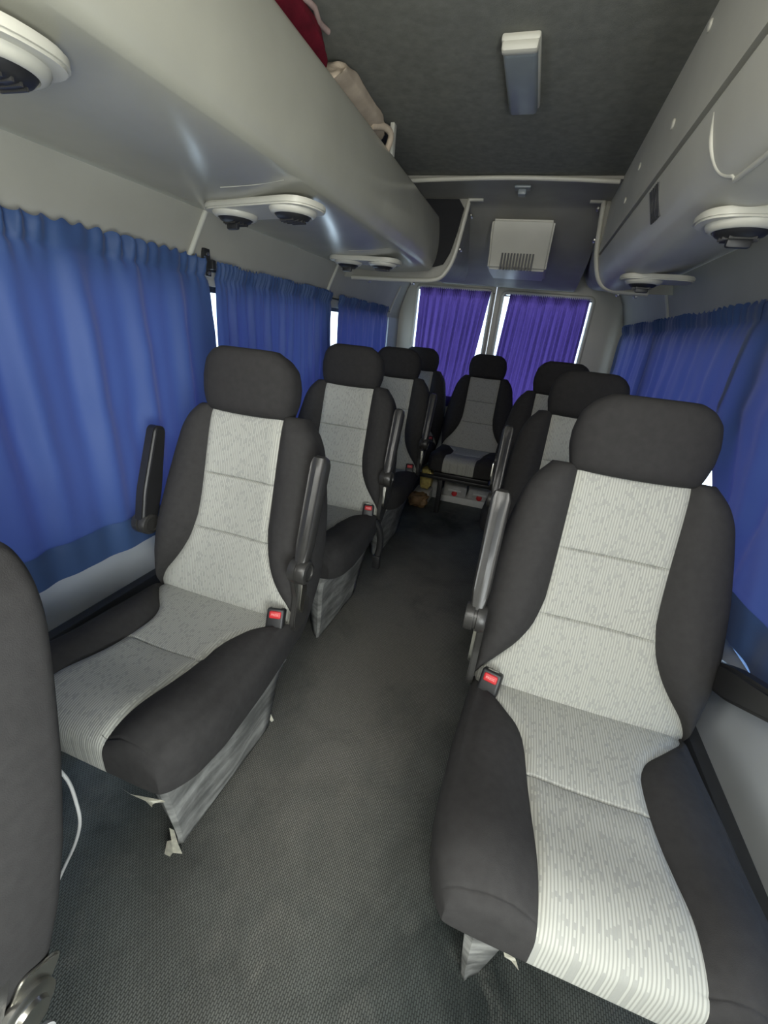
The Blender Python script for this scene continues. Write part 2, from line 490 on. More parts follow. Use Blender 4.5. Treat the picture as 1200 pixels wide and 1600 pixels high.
CACHE['pan'] = box_mesh('seat_frame', (0, .16, .335), (.40, .42, .03), M['black'], .006)
CACHE['bolt'] = lathe_mesh('skirt_bolt', [(.008, .004), (.008, -.004), (.004, -.006)], M['chrome'], 'Y', 12)

# armrest, built pointing up from its pivot (pivot at the origin)
def arm_mesh():
    bm = bmesh.new()
    prof = []
    secs = [(-.005, .021, .016), (.03, .020, .017), (.07, .023, .021), (.16, .024, .022), (.25, .025, .023), (.285, .025, .023), (.300, .021, .019), (.307, .012, .010)]
    rings = []
    n = 28
    for z, a, b in secs:
        ring = []
        for k in range(n):
            t = 2*math.pi*k/n
            cx, sy = math.cos(t), math.sin(t)
            x = b*math.copysign(abs(cx)**.55, cx); y = a*math.copysign(abs(sy)**.55, sy)
            if .05 < z < .29 and sy < 0 and abs(abs(x)-b*.55) < b*.14: y *= .86
            ring.append(bm.verts.new((x, y, z)))
        rings.append(ring)
    for a, b in zip(rings, rings[1:]):
        for k in range(n): bm.faces.new((a[k], a[(k+1) % n], b[(k+1) % n], b[k]))
    bm.faces.new(rings[0][::-1]); bm.faces.new(rings[-1])
    return bm_mesh('armrest', bm, M['arm'], angle=40)
CACHE['arm'] = arm_mesh()
bm = bmesh.new()
add_lathe(bm, [(.020, -.026), (.031, -.024), (.033, -.018), (.033, -.004), (.029, -.003), (.029, .003), (.033, .004), (.033, .018), (.030, .024), (.022, .026), (.021, .022), (.010, .022)], (0, 0, 0), 'X', 36)
CACHE['hub'] = bm_mesh('armrest_pivot', bm, M['arm'])
# window-side arm is wider and flatter (a paddle)
bm = bmesh.new()
out = fillet([(-.028, -.02), (.028, -.02), (.036, .10), (.022, .30), (-.022, .30), (-.036, .10)], .02)
pm = prism('armrest_paddle', out, 'X', -.02, .02, M['black'], .008, 3); bm.free()
CACHE['paddle'] = pm

# hinge bracket with its slotted lever
bk = fillet([(.355, .47), (.375, .435), (.425, .44), (.455, .52), (.43, .64), (.385, .66), (.36, .62), (.375, .55)], .015)
CACHE['bracket'] = prism('hinge_bracket', bk, 'X', -.008, .008, M['arm'], .003, 2)
CACHE['lever'] = prism('recline_lever', fillet([(.375, .515), (.395, .49), (.42, .56), (.412, .60), (.392, .60)], .012), 'X', -.005, .005, M['chrome'], .002, 2)
# belt buckle
bm = bmesh.new()
add_box(bm, (0, 0, .018), (.050, .030, .062), .007, 3)
CACHE['buckle'] = bm_mesh('belt_buckle', bm, M['black'])
CACHE['button'] = box_mesh('release_button', (0, -.0135, .031), (.034, .010, .021), M['red'], .005, 3)
CACHE['slot'] = box_mesh('buckle_slot', (0, -.004, .049), (.026, .008, .003), M['chrome'], .001, 1)
CACHE['strap'] = tube_mesh('buckle_strap', [(0, .004, -.08), (0, .004, -.01)], .009, M['black'])

fc = bpy.data.curves.new('button_lettering', 'FONT'); fc.body = 'PRESS'; fc.size = .0085; fc.extrude = .0004; fc.align_x = 'CENTER'; fc.align_y = 'CENTER'
_fo = bpy.data.objects.new('lettering_source', fc); COL.objects.link(_fo)
CACHE['press'] = bpy.data.meshes.new_from_object(_fo.evaluated_get(bpy.context.evaluated_depsgraph_get()))
bpy.data.objects.remove(_fo); bpy.data.curves.remove(fc)
CACHE['press'].materials.clear(); CACHE['press'].materials.append(simple('pale_lettering', (.75, .35, .33), .5, mottling=0))
SEATS = 'rows of charcoal and grey passenger seats'
def seat(loc, label, aisle, arm_aisle='up', arm_window='up', buckle=True, dz=0, base=True, hinge=(1, 0)):
    """aisle = +1 when the aisle is on the seat's +x side"""
    t = thing('passenger_seat', label, 'seat', (loc[0], loc[1], 0), SEATS)
    t.location.z = dz
    fr = put('seat_frame', CACHE['frame' if base else 'pan'], t)
    for k, sx in ((('skirt_p', 1),) if aisle > 0 else (('skirt_n', -1),)) if base else ():
        sk = put('base_skirt', CACHE[k], t, label='scuffed grey plastic skirt')
        for y, z, x in ((-.026, .27, .142), (.008, .06, .135)): put('skirt_bolt', CACHE['bolt'], sk, (sx*x, y, z))
    cu = put('seat_cushion', CACHE['cushion', aisle], t); put('cushion_insert', CACHE['cushion_insert', aisle], cu, label='light grey woven centre panel')
    ba = put('backrest', CACHE['back'], t); put('backrest_insert', CACHE['back_insert'], ba, label='light grey woven centre panel')
    he = put('headrest', CACHE['head'], t); 
    for sx in (-.055, .055): put('headrest_post', CACHE['post'], he, (sx, 0, 0)); put('headrest_collar', CACHE['collar'], he, (sx, 0, 0))
    ax = .270*aisle
    if hinge[0]:
        put('hinge_bracket', CACHE['bracket'], t, (.252*aisle, 0, 0))
        put('recline_lever', CACHE['lever'], t, (.262*aisle, 0, 0), label='steel recline lever')
    if arm_aisle:
        a = put('armrest', CACHE['arm'], t, (ax, .372, .645), (R(-21), 0, 0))
        put('armrest_pivot', CACHE['hub'], a)
    wx = (-.290 if arm_window == 'up' else -.268)*aisle
    if hinge[1]: put('hinge_bracket', CACHE['bracket'], t, (-.252*aisle, 0, 0))
    if arm_window:
        a = put('armrest', CACHE['paddle'], t, (wx, .42, .635) if arm_window == 'up' else (wx, .475, .595), (R(-17) if arm_window == 'up' else R(64), 0, 0))
        put('armrest_pivot', CACHE['hub'], a)
    if buckle:
        b = put('belt_buckle', CACHE['buckle'], t, (.205*aisle, .350, .462), (R(-28), 0, R(14*aisle)))
        put('release_button', CACHE['button'], b, label='red release button'); put('button_lettering', CACHE['press'], b, (0, -.0188, .031), (R(90), 0, 0), label='raised word PRESS'); put('buckle_slot', CACHE['slot'], b); put('buckle_strap', CACHE['strap'], b)
    return t

XL, XR = -.528, .472
seat((XL+.04, -.350), 'passenger seat cut off at the left edge, only the side of its charcoal backrest showing', 1, arm_aisle=None, arm_window=None, buckle=False)
L0 = bpy.data.objects['passenger_seat']
rh = put('recliner_hinge', lathe_mesh('recliner_hinge', [(.034, -.004), (.034, .006), (.026, .010), (.022, .010), (.020, .016), (.008, .018)], M['chrome'], 'X', 28), L0, (.262, .445, .435), label='steel recliner hinge')
put('hinge_arm', prism('hinge_arm', fillet([(.36, .36), (.40, .33), (.50, .46), (.455, .49)], .012), 'X', .256, .262, M['chrome'], .002, 2), L0, label='steel hinge arm')
put('side_cover', prism('side_cover', fillet([(.10, .27), (.42, .25), (.47, .37), (.40, .42), (.12, .40)], .03), 'X', .258, .275, M['grey'], .006, 3), L0, label='grey plastic side cover')
L1 = seat((XL, .474), 'grey-centred seat beside the first full curtain on the left, torn foam under its cushion', 1)
L2 = seat((-.562, 1.307), 'second full seat of the left row, directly behind the torn one', 1)
seat((-.578, 2.095), 'third full seat of the left row, partly hidden by the seat before it', 1, dz=-.02)
seat((-.648, 3.0), 'back row seat in the left rear corner, mostly hidden', 1, arm_aisle=None, arm_window=None, dz=-.035, base=False, hinge=(0, 0))
seat((-.105, 2.99), 'dim middle seat of the back row in front of the two rear curtains', 1, arm_aisle=None, arm_window=None, buckle=False, dz=-.035, base=False, hinge=(0, 0))
R1 = seat((XR, .482), 'large bright seat at the right, nearest the camera, with red buckle', -1, arm_window='down')
seat((.445, 1.30), 'second seat of the right row, half hidden by the large bright seat', -1)
seat((.385, 2.02), 'third seat of the right row, only headrest and shoulder showing', -1, arm_aisle=None)

bm = bmesh.new()
add_tube(bm, smooth_poly([(.235, .36, .44), (.262, .375, .38), (.268, .38, .30), (.262, .37, .25)], 5), .016)
add_box(bm, (.262, .365, .225), (.038, .03, .07), .008, 2, None)
put('hanging_belt', bm_mesh('hanging_belt', bm, M['black']), L2, label='black belt end hanging down')

# ------------------------------------------------------------------ shell
XW0, XW1 = -.955, .815       # inner faces of the side walls
Y0, Y1 = -1.15, 3.86
ZC = 1.885
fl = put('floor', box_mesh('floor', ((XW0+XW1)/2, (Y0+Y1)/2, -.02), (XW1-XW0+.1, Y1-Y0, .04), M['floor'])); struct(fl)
ce = put('ceiling', box_mesh('ceiling', ((XW0+XW1)/2, (Y0+Y1)/2, ZC+.02), (XW1-XW0+.1, Y1-Y0, .04), M['ceil'])); struct(ce)

def side_wall(name, xw, sgn, wins):
    """sgn -1 left, +1 right. lower lining, sill, pillars between the windows and the upper lining"""
    bm = bmesh.new()
    t = .05; xc = xw+sgn*t/2
    add_box(bm, (xc, (Y0+Y1)/2, .48), (t, Y1-Y0, .26), .0)
    edges = [Y0]+[v for w in wins for v in w]+[Y1]
    for a, b in zip(edges[0::2], edges[1::2]):
        add_box(bm, (xc, (a+b)/2, .98), (t, b-a, .76), .0)
    o = put(name, bm_mesh(name, bm, M['lowwall'])); struct(o)
    up = [(xw, 1.33), (xw, 1.37), (xw-sgn*.02, 1.45), (xw-sgn*.055, 1.56), (xw-sgn*.09, 1.62), (xw-sgn*.10, 1.93), (xw+sgn*.05, 1.93), (xw+sgn*.05, 1.33)]
    put('upper_lining', prism('upper_lining', up, 'Y', Y0, Y1, M['wall']), o)
    put('shade_panel', box_mesh('shade_panel', (xw-sgn*.006, (Y0+Y1)/2, .18), (.05, Y1-Y0, .36), M['shade'], .01), o, label='added dark kick panel')
    return o
winL = [(-.2, 1.32), (1.40, 2.36), (2.44, 3.56)]
winR = [(-.2, 1.46), (1.50, 2.62), (2.70, 3.56)]
side_wall('wall_left', XW0, -1, winL); side_wall('wall_right', XW1, 1, winR)
wn = 0
def window(xw, sgn, a, b):
    global wn
    wn += 1
    bm = bmesh.new()
    y, dy = (a+b)/2, b-a
    fw = .02
    for c, s in (((xw+sgn*.03, y, .62), (.03, dy, fw)), ((xw+sgn*.03, y, 1.32), (.03, dy, fw)), ((xw+sgn*.03, a+fw/2, .97), (.03, fw, .70)), ((xw+sgn*.03, b-fw/2, .97), (.03, fw, .70))):
        add_box(bm, c, s)
    o = put('window_%d' % wn, bm_mesh('window_frame', bm, M['black'])); struct(o)
    put('pane', box_mesh('pane', (xw+sgn*.035, y, .97), (.005, dy-.02, .70), M['glass']), o)
for a, b in winL: window(XW0, -1, a, b)
for a, b in winR: window(XW1, 1, a, b)

# half-round cream cover strips on the upper wall lining
nt_ = 0
for side, y in ((-1, 1.375), (-1, 2.43), (-1, 3.62), (1, 2.66)):
    nt_ += 1
    xw = XW0 if side < 0 else XW1
    pts = [(xw-side*.002, y-.07, 1.36), (xw-side*.022, y-.035, 1.45), (xw-side*.058, y, 1.56)]
    o = put('trim_%d' % nt_, tube_mesh('cover_strip', smooth_poly(pts, 5), .009, M['cream'], 12)); struct(o)

# ------------------------------------------------------------------ left luggage rack (open shelf)
RY0, RY1 = Y0, 2.55
sec = smooth_poly([(-.905, 1.545), (-.80, 1.535), (-.65, 1.532), (-.52, 1.538), (-.44, 1.548), (-.410, 1.556)], 4)
sec += smooth_poly([(-.400, 1.566), (-.386, 1.60), (-.378, 1.66), (-.382, 1.73), (-.392, 1.785), (-.402, 1.800)], 4)
sec += [(-.410, 1.803), (-.418, 1.796), (-.416, 1.75), (-.410, 1.66), (-.425, 1.605), (-.47, 1.595), (-.905, 1.595)]
rk = thing('luggage_rack', 'long cream overhead luggage rack running along the left wall', 'luggage rack', (0, 0, 0))
put('rack_body', prism('rack_body', sec, 'Y', RY0, 2.514, M['bin']), rk)
put('rack_end_panel', prism('rack_end_panel', [(-.855, 1.6), (-.43, 1.6), (-.40, 1.57), (-.395, 1.57), (-.345, 1.585), (-.315, 1.64), (-.290, 1.74), (-.274, 1.835), (-.30, 1.868), (-.855, 1.868)], 'Y', 2.515, 2.535, M['dark']), rk, label='end panel blackened for the shade in the rack')
put('rack_back', prism('rack_back', [(-.858, 1.6), (-.84, 1.6), (-.84, 1.88), (-.858, 1.88)], 'Y', RY0, 2.51, M['dark']), rk, label='inner lining blackened for shade')
put('support_post', box_mesh('support_post', (-.405, 1.735, 1.84), (.016, .03, .09), M['cream'], .004), rk, label='cream support post')
# shallow dimpled seams in the rack's underside
for y in (1.08, 1.90):
    put('rack_seam', tube_mesh('rack_seam', [(-.62, y, 1.532), (-.52, y, 1.538), (-.44, y, 1.548)], .0016, M['bin']), rk)

# things lying in the rack
def lump(name, c, s, mat, amp=.15, fr=3., seed=0, seg=5, ex=.6, keep=None):
    bm = bmesh.new(); bmesh.ops.create_icosphere(bm, subdivisions=seg, radius=1)
    for v in bm.verts:
        d = v.co.copy()
        e = Vector([math.copysign(abs(k)**ex, k) for k in d])
        nn = noise.noise(d*fr+Vector((seed, seed*2, 0)))+.5*noise.noise(d*fr*2.3+Vector((0, seed, 4)))
        e *= 1+amp*nn
        v.co = Vector((e.x*s[0], e.y*s[1], e.z*s[2]))+Vector(c)
        if keep: v.co.x, v.co.z = keep(v.co.x, v.co.z)
    return bm_mesh(name, bm, mat, angle=80)
def in_rack(x, z):
    # lies inside the rack: behind the lip, on the shelf floor, under the headliner
    z = min(max(z, .004), .278)
    t = min(1, max(0, (z-.19)/.05))
    return min(x, -.03+.075*t*t*(3-2*t)), z
rc = thing('folded_cloth', 'dark red folded cloth with pale edging lying in the overhead rack', 'cloth', (-.44, .98, 1.6))
put('cloth_body', lump('cloth_body', (-.055, -.02, .155), (.105, .30, .120), M['redcloth'], .035, 2.2, 3, ex=.38, keep=in_rack), rc)
pts = [(.040+.004*math.sin(i*1.3), -.26+.026*i, .262+.004*math.sin(i*2.1)) for i in range(20)]
put('cloth_edging', tube_mesh('cloth_edging', pts, .006, M['redpale']), rc, label='pale edging')
bc = thing('fabric_bag', 'beige crumpled fabric bag behind the red cloth in the overhead rack', 'bag', (-.44, 1.47, 1.6))
put('bag_body', lump('bag_body', (-.05, 0.01, .155), (.118, .19, .118), M['beige'], .06, 2.6, 9, ex=.42, keep=in_rack), bc)
put('bag_handle', tube_mesh('bag_handle', smooth_poly([(.02, .10, .22), (.045, .15, .235), (.055, .19, .225), (.03, .21, .18)], 6), .010, M['beige']), bc)
cb_ = put('cardboard_sheet', box_mesh('cardboard_sheet', (-.447, 1.47, 1.70), (.02, .42, .205), M['cardboard'], .004)); tag(cb_, 'brown cardboard strip standing against the inside of the rack lip', 'cardboard')

# ------------------------------------------------------------------ right closed overhead duct
rsec = [(.83, 1.93), (.402, 1.93), (.402, 1.80), (.404, 1.664), (.45, 1.661), (.45, 1.657), (.409, 1.653)]
rsec += smooth_poly([(.408, 1.650), (.418, 1.61), (.437, 1.565), (.468, 1.530), (.52, 1.515), (.60, 1.528), (.70, 1.560), (.765, 1.585)], 5) + [(.83, 1.6)]
du = thing('overhead_duct', 'closed grey overhead duct running along the right side of the ceiling', 'air duct', (0, 0, 0))
put('duct_body', prism('duct_body', rsec, 'Y', Y0, RY1, M['duct']), du)
CACHE['cap'] = lathe_mesh('screw_cap', [(.010, .406), (.010, .399), (.006, .397)], M['cream'], 'X', 16)
for y, z in ((1.29, 1.86), (1.40, 1.745), (1.82, 1.79), (1.98, 1.74)): put('screw_cap', CACHE['cap'], du, (0, y, z), label='cream screw cap')
hs = [(.414, 1.06, 1.640), (.421, 1.06, 1.60), (.436, 1.058, 1.57), (.450, 1.045, 1.55), (.461, 1.01, 1.537), (.466, .95, 1.532), (.466, .3, 1.532)]
put('hatch_seam', tube_mesh('hatch_seam', smooth_poly(hs, 5), .0045, M['duct']), du)
bm = bmesh.new()
for k in range(6): add_box(bm, (.4225, 1.42+.016*k, 1.605), (.008, .008, .075), .0, rot=Matrix.Rotation(R(-18.8), 3, 'Y'))
put('duct_grille', bm_mesh('duct_grille', bm, M['black']), du, label='small dark slotted grille')

# ------------------------------------------------------------------ reading-light / vent clusters under rack and duct
def vent_mesh():
    bm = bmesh.new()
    add_lathe(bm, [(.064, .004), (.064, -.003), (.060, -.009), (.054, -.013), (.050, -.013), (.049, -.008)], (0, 0, 0), 'Z', 40)
    return bm_mesh('vent_ring', bm, M['cream'])
def vent_core():
    bm = bmesh.new()
    add_lathe(bm, [(.0495, -.006), (.048, -.012), (.042, -.019), (.030, -.024), (.012, -.026), (.008, -.024)], (0, 0, 0), 'Z', 32)
    return bm_mesh('vent_eyeball', bm, M['black'])
def vent_tab():
    return box_mesh('vent_tab', (0, -.01, -.030), (.045, .014, .022), M['black'], .005)
def vent_slats():
    bm = bmesh.new()
    for k in range(-2, 3): add_box(bm, (0, k*.012, -.024), (2*math.sqrt(max(.0001, .034**2-(k*.012)**2)), .003, .006))
    return bm_mesh('vent_slats', bm, M['arm'])
CACHE['vr'], CACHE['vc'], CACHE['vt'], CACHE['vs'] = vent_mesh(), vent_core(), vent_tab(), vent_slats()
def plate(sx, sy):
    o = fillet([(-sx, -sy), (sx, -sy), (sx, sy), (-sx, sy)], sy*.95, 8)
    return prism('vent_plate', o, 'Z', -.012, .006, M['cream'], .004, 2)
def cluster(x, y, z, label, xs, rot=0, tilt=0, ext=0):
    t = thing('air_vent', label, 'air vent', (x, y, z), 'ceiling air vents', (0, tilt, rot))
    cx = sum(xs)/len(xs)
    put('vent_plate', plate((max(xs)-min(xs))/2+.085+ext, .072), t, (cx+ext, 0, 0))
    for k, dx in enumerate(xs):
        r = put('vent_ring', CACHE['vr'], t, (dx, 0, -.012)); put('vent_eyeball', CACHE['vc'], r, label='black eyeball nozzle'); put('vent_slats', CACHE['vs'], r)
        if k == 0: put('vent_tab', CACHE['vt'], r)
    return t
cluster(-.60, .505, 1.527, 'large cream air vent with dark nozzle at the top left corner, under the rack', (-.16, .085))
cluster(-.60, 1.235, 1.527, 'pair of cream air vents under the rack, above the first curtain bracket', (-.115, .115), R(-14))
cluster(-.615, 2.09, 1.527, 'far pair of small cream air vents at the end of the left rack', (-.085, .085))
cluster(.545, 1.165, 1.512, 'cream air vent with dark nozzle under the right duct, at the right edge', (0,))
cluster(.545, 2.03, 1.512, 'small far air vent at the rear end of the right duct', (0,), ext=.04)

# ------------------------------------------------------------------ ceiling fittings
la = thing('ceiling_lamp', 'long rectangular unlit lamp on the dark headliner', 'ceiling lamp', (.03, 1.47, ZC))
put('lamp_housing', box_mesh('lamp_housing', (0, 0, -.008), (.088, .325, .016), M['duct'], .006, 2), la)
put('lamp_lens', box_mesh('lamp_lens', (0, .012, -.020), (.080, .295, .022), M['lamp'], .011, 3), la, label='grey translucent lens')
put('lamp_cap', box_mesh('lamp_cap', (0, -.148, -.020), (.084, .026, .024), M['duct'], .008, 2), la)
ck = thing('coat_hook', 'small pale plastic clip on the ceiling behind the pale cross strip', 'hook', (.012, 2.33, 1.873))
put('hook_plate', box_mesh('hook_plate', (0, 0, -.006), (.07, .055, .012), M['lamp'], .004), ck)
put('hook_tongue', box_mesh('hook_tongue', (0, .012, -.022), (.036, .05, .022), M['lamp'], .006), ck)
cs = put('trim_5', tube_mesh('ceiling_strip', smooth_poly([(-.52, 2.23, 1.862), (-.3, 2.225, 1.869), (-.05, 2.222, 1.873), (.2, 2.225, 1.870), (.39, 2.232, 1.864)], 5), .009, M['cream'])); struct(cs)

# ------------------------------------------------------------------ rear fascia between the racks, with its side cheeks
def cheek(side, pts, xo):
    poly = pts+[(xo, 1.93), (xo, pts[0][1])]
    return poly
Lp = [(-.885, 1.487)]+smooth_poly([(-.816, 1.485), (-.50, 1.490), (-.352, 1.500), (-.30, 1.54), (-.269, 1.609), (-.25, 1.72), (-.232, 1.845)], 5)+[(-.166, 1.865)]
Rp = [(.79, 1.50)]+smooth_poly([(.644, 1.497), (.52, 1.500), (.455, 1.515), (.42, 1.549), (.395, 1.61), (.38, 1.675), (.368, 1.78), (.362, 1.850)], 5)+[(.305, 1.868)]
Lp = [(max(-.92, .2+(x-.2)*1.054), min(1.879, 1.25+(z-1.25)*1.054)) for x, z in Lp]
Rp = [(min(.795, .2+(x-.2)*1.054), min(1.879, 1.25+(z-1.25)*1.054)) for x, z in Rp]
rf = thing('rear_bulkhead', 'grey moulded panel above the rear doors, framed by two pale curved edges', 'panel', (0, 0, 0))
def cheek_mesh(pts, side):
    # the lower edge climbs towards the door tops
    prof = pts[:-1]+[(pts[-2][0], 1.883), (pts[0][0], 1.883)]
    vs = []; n = len(prof)
    for k in range(9):
        u = k/8; y = 2.55+(3.825-2.55)*u
        for x, z in prof: vs.append((x-side*(-.05*u) if abs(x) < .6 else x, y, z+(1.883-z)/(1.883-1.49)*.135*u**.8))
    fs = [(k*n+i, k*n+(i+1) % n, (k+1)*n+(i+1) % n, (k+1)*n+i) for k in range(8) for i in range(n)]
    fs += [tuple(range(n)), tuple(range(8*n, 9*n))]
    return mesh_from('cheek', vs, fs, M['fascia'], angle=40)
put('left_cheek', cheek_mesh(Lp, -1), rf)
put('right_cheek', cheek_mesh(Rp, 1), rf)
put('sloping_panel', prism('sloping_panel', [(2.235, 1.873), (2.60, 1.879), (2.66, 1.860), (2.85, 1.79), (3.1, 1.70), (3.5, 1.635), (3.80, 1.620), (3.80, 1.884), (2.235, 1.884)], 'X', -.60, .401, M['fascia'], smooth=True), rf)
def edge_strip(pts):
    return tube_mesh('edge_strip', [(x, 2.548, z) for x, z in pts], .0115, M['cream'], 12)
put('edge_strip', edge_strip(Lp[1:]), rf, label='pale edge strip'); put('edge_strip', edge_strip(Rp[1:]), rf, label='pale edge strip')
bo = lathe_mesh('panel_bolt', [(.008, .02), (.008, -.008), (.004, -.012)], M['chrome'], 'Y', 12)
for x, z in ((-.77, 1.486), (-.51, 1.490), (.54, 1.500), (.62, 1.497), (-.237, 1.81), (-.269, 1.66), (.353, 1.85), (.371, 1.724)): put('panel_bolt', bo, rf, (x, 2.56, z))
ac = thing('speaker_box', 'grey slotted grille box on the rear panel above the rear doors', 'grille box', (.012, 2.86, 1.70))
put('box_shell', prism('box_shell', [(-.175, .13), (-.16, .055), (-.10, -.02), (-.085, -.09), (.08, -.10), (.25, -.10), (.25, .13)], 'X', -.155, .165, M['duct'], .012, 3), ac)
bm = bmesh.new()
for k in range(11): add_box(bm, (-.080+.0165*k, -.094, -.050), (.0095, .022, .088), .0, rot=None)
put('grille_slots', bm_mesh('grille_slots', bm, M['black']), ac, label='row of dark slots')

# ------------------------------------------------------------------ rear doors with windows
YD = 3.84
def rear_door(name, x0, x1, wx0, wx1, wz0, wz1):
    bm = bmesh.new()
    t = .06; yc = YD+t/2
    add_box(bm, ((x0+x1)/2, yc, wz0/2), (x1-x0, t, wz0))
    add_box(bm, ((x0+x1)/2, yc, (wz1+1.93)/2), (x1-x0, t, 1.93-wz1))
    add_box(bm, ((x0+wx0)/2, yc, (wz0+wz1)/2), (wx0-x0, t, wz1-wz0))
    add_box(bm, ((x1+wx1)/2, yc, (wz0+wz1)/2), (x1-wx1, t, wz1-wz0))
    o = put(name, bm_mesh(name, bm, M['cream'])); struct(o)
    bm = bmesh.new()
    ol = fillet([(wx0, wz0), (wx1, wz0), (wx1, wz1), (wx0, wz1)], .04, 6); ol.append(ol[0])
    add_tube(bm, [(x, YD-.004, z) for x, z in ol], .016, 10)
    put('window_frame', bm_mesh('window_frame', bm, M['cream']), o)
    put('pane', box_mesh('pane', ((wx0+wx1)/2, YD+.045, (wz0+wz1)/2), (wx1-wx0, .005, wz1-wz0), M['glass']), o)
    return o
rear_door('door_1', -.955, -.172, -.815, -.195, .70, 1.595)
rear_door('door_2', -.166, .815, -.115, .560, .70, 1.590)
# cross-member on the door tops
# front partition and cab side behind the camera
fw = put('wall_front', box_mesh('wall_front', ((XW0+XW1)/2, Y0-.02, .95), (XW1-XW0+.1, .04, 1.98), M['wall'])); struct(fw)

# ------------------------------------------------------------------ curtains
def curtain(name, label, side, x, ya, yb, ztop, zbot_fn, mat, pleats, amp, seed, header=.055, axis='Y', edge_fn=None, lean=.0, hem=.10, cat='curtain', group='blue window curtains'):
    rnd = random.Random(seed)
    nu = 420; nv = 64
    ph = [rnd.uniform(0, 6.28) for _ in range(6)]
    vs = []
    for j in range(nv+1):
        v = j/nv
        for i in range(nu+1):
            u = i/nu
            zb = zbot_fn(u)
            z = ztop + (zb-ztop)*v
            d = ztop-z
            # gathered header, then folds that widen and deepen on the way down
            hk = math.exp(-(d/header)**2*.7)
            ruff = .012*hk*math.sin(u*pleats*3.1*2*math.pi+ph[0]+2*math.sin(u*17+ph[1])) * (.55+.45*math.sin(u*31+ph[2])) + .006*math.exp(-((d-.012)/.014)**2)
            ruff -= .008*gauss(d, header, .008)
            g = min(1, d/.25)
            fold = amp*(.45+.55*g)*(math.sin(u*pleats*2*math.pi+ph[3]+1.6*math.sin(u*7+ph[4])+.5*v*math.sin(u*5))+.45*math.sin(u*pleats*1.63*2*math.pi+ph[5]+.8*v))
            fold *= (1-.75*hk)*(1-.7*max(0, min(1, (v-.55)/.45)))
            wob = .010*noise.noise(Vector((u*6, v*3.2, seed)))+.004*noise.noise(Vector((u*22, v*9, seed)))
            off = ruff+fold+wob*min(1, 5*v)
            if hem and abs((z-zb)-hem) < .008: off -= .003
            a = ya+(yb-ya)*u
            if edge_fn: a += edge_fn(u, v)
            zz = z + (.005*math.sin(u*pleats*3.1*2*math.pi+ph[0]) if j == 0 else 0)
            n_off = lean*v
            if axis == 'Y': vs.append((x - side*(abs(amp)*1.1+off+n_off), a, zz))
            else: vs.append((a, x - side*(abs(amp)*1.1+off+n_off), zz))
    n = nu+1
    fs = [(j*n+i, j*n+i+1, (j+1)*n+i+1, (j+1)*n+i) for j in range(nv) for i in range(nu)]
    o = put(name, mesh_from(name, vs, fs, M[mat], angle=180, merge=False))
    k0 = next(j for j in range(nv+1) if (zbot_fn(.5)-ztop)*(j/nv) < zbot_fn(.5)+hem-ztop)
    hv = [(vx-side*.004, vy, vz) if axis == 'Y' else (vx, vy-.004, vz) for vx, vy, vz in vs[k0*n:]]
    hf_ = [(j*n+i, j*n+i+1, (j+1)*n+i+1, (j+1)*n+i) for j in range(nv-k0) for i in range(nu)]
    if hem: put('curtain_hem', mesh_from('curtain_hem', hv, hf_, M[mat], angle=180, merge=False), o, label='doubled darker bottom hem')
    return tag(o, label, cat, group)

def end_pull(amount, at=1.):
    """draws one vertical edge of the curtain aside on the way down"""
    return lambda u, v: amount*v*(u if at else 1-u)
curtain('curtain', 'large blue curtain at the left edge of the photo, hanging down to the pale ledge', -1, -.932, -.15, 1.372, 1.412, lambda u: .55-.02*u, 'curtain', 11, .013, 3, edge_fn=lambda u, v: -.10*v*max(0, u-.8)*5 if False else 0, lean=.03)
curtain('curtain', 'second blue curtain of the left wall, behind the headrest of the torn seat', -1, -.932, 1.425, 2.40, 1.405, lambda u: .60, 'curtain', 15, .010, 5)
curtain('curtain', 'short farthest blue curtain of the left wall, next to the rear door', -1, -.932, 2.50, 3.44, 1.398, lambda u: .62, 'curtain', 9, .007, 8)
curtain('curtain', 'crumpled blue curtain at the right edge, behind the large bright seat', 1, .798, -.10, 1.60, 1.416, lambda u: .63+.02*u, 'curtain', 8, .010, 11, edge_fn=lambda u, v: -.19*max(0, u-.7)*3.3*max(0, min(.30, v-.38))/.30)
curtain('curtain', 'long smooth blue curtain along the right wall, ending at the rear corner', 1, .788, 1.555, 3.66, 1.412, lambda u: .62, 'curtain', 13, .006, 14, edge_fn=lambda u, v: .0)
curtain('curtain', 'purple backlit curtain on the left rear door window', 1, YD-.02, -.785, -.205, 1.585, lambda u: .66, 'curtain_rear', 12, .013, 21, axis='X', edge_fn=lambda u, v: -.09*u*v, group='purple rear door curtains')
curtain('curtain', 'purple backlit curtain on the right rear door window', 1, YD-.02, -.055, .530, 1.578, lambda u: .66, 'curtain_rear', 14, .012, 24, axis='X', edge_fn=lambda u, v: -.05*(1-u)*v, group='purple rear door curtains')

def rod(label, pts, grp='curtain rods'):
    o = put('curtain_rod', tube_mesh('curtain_rod', pts, .005, M['black'])); return tag(o, label, 'curtain rod', grp)
rod('thin dark rod carrying the blue curtains along the left wall', [(-.950, -.2, 1.385), (-.950, 1.4, 1.380), (-.950, 2.45, 1.375), (-.950, 3.56, 1.371)])
rod('thin dark rod carrying the blue curtains along the right wall', [(.810, -.2, 1.39), (.810, 3.70, 1.386)])
rod('thin dark rod above the left purple rear curtain', [(-.815, YD-.010, 1.575), (-.18, YD-.010, 1.575)])
rod('thin dark rod above the right purple rear curtain', [(-.10, YD-.010, 1.566), (.57, YD-.010, 1.566)])
br = thing('rod_bracket', 'black curtain rod bracket between the first two left curtains', 'bracket', (-.935, 1.395, 1.40))
put('bracket_plate', box_mesh('bracket_plate', (0, 0, 0), (.016, .03, .085), M['black'], .003), br)
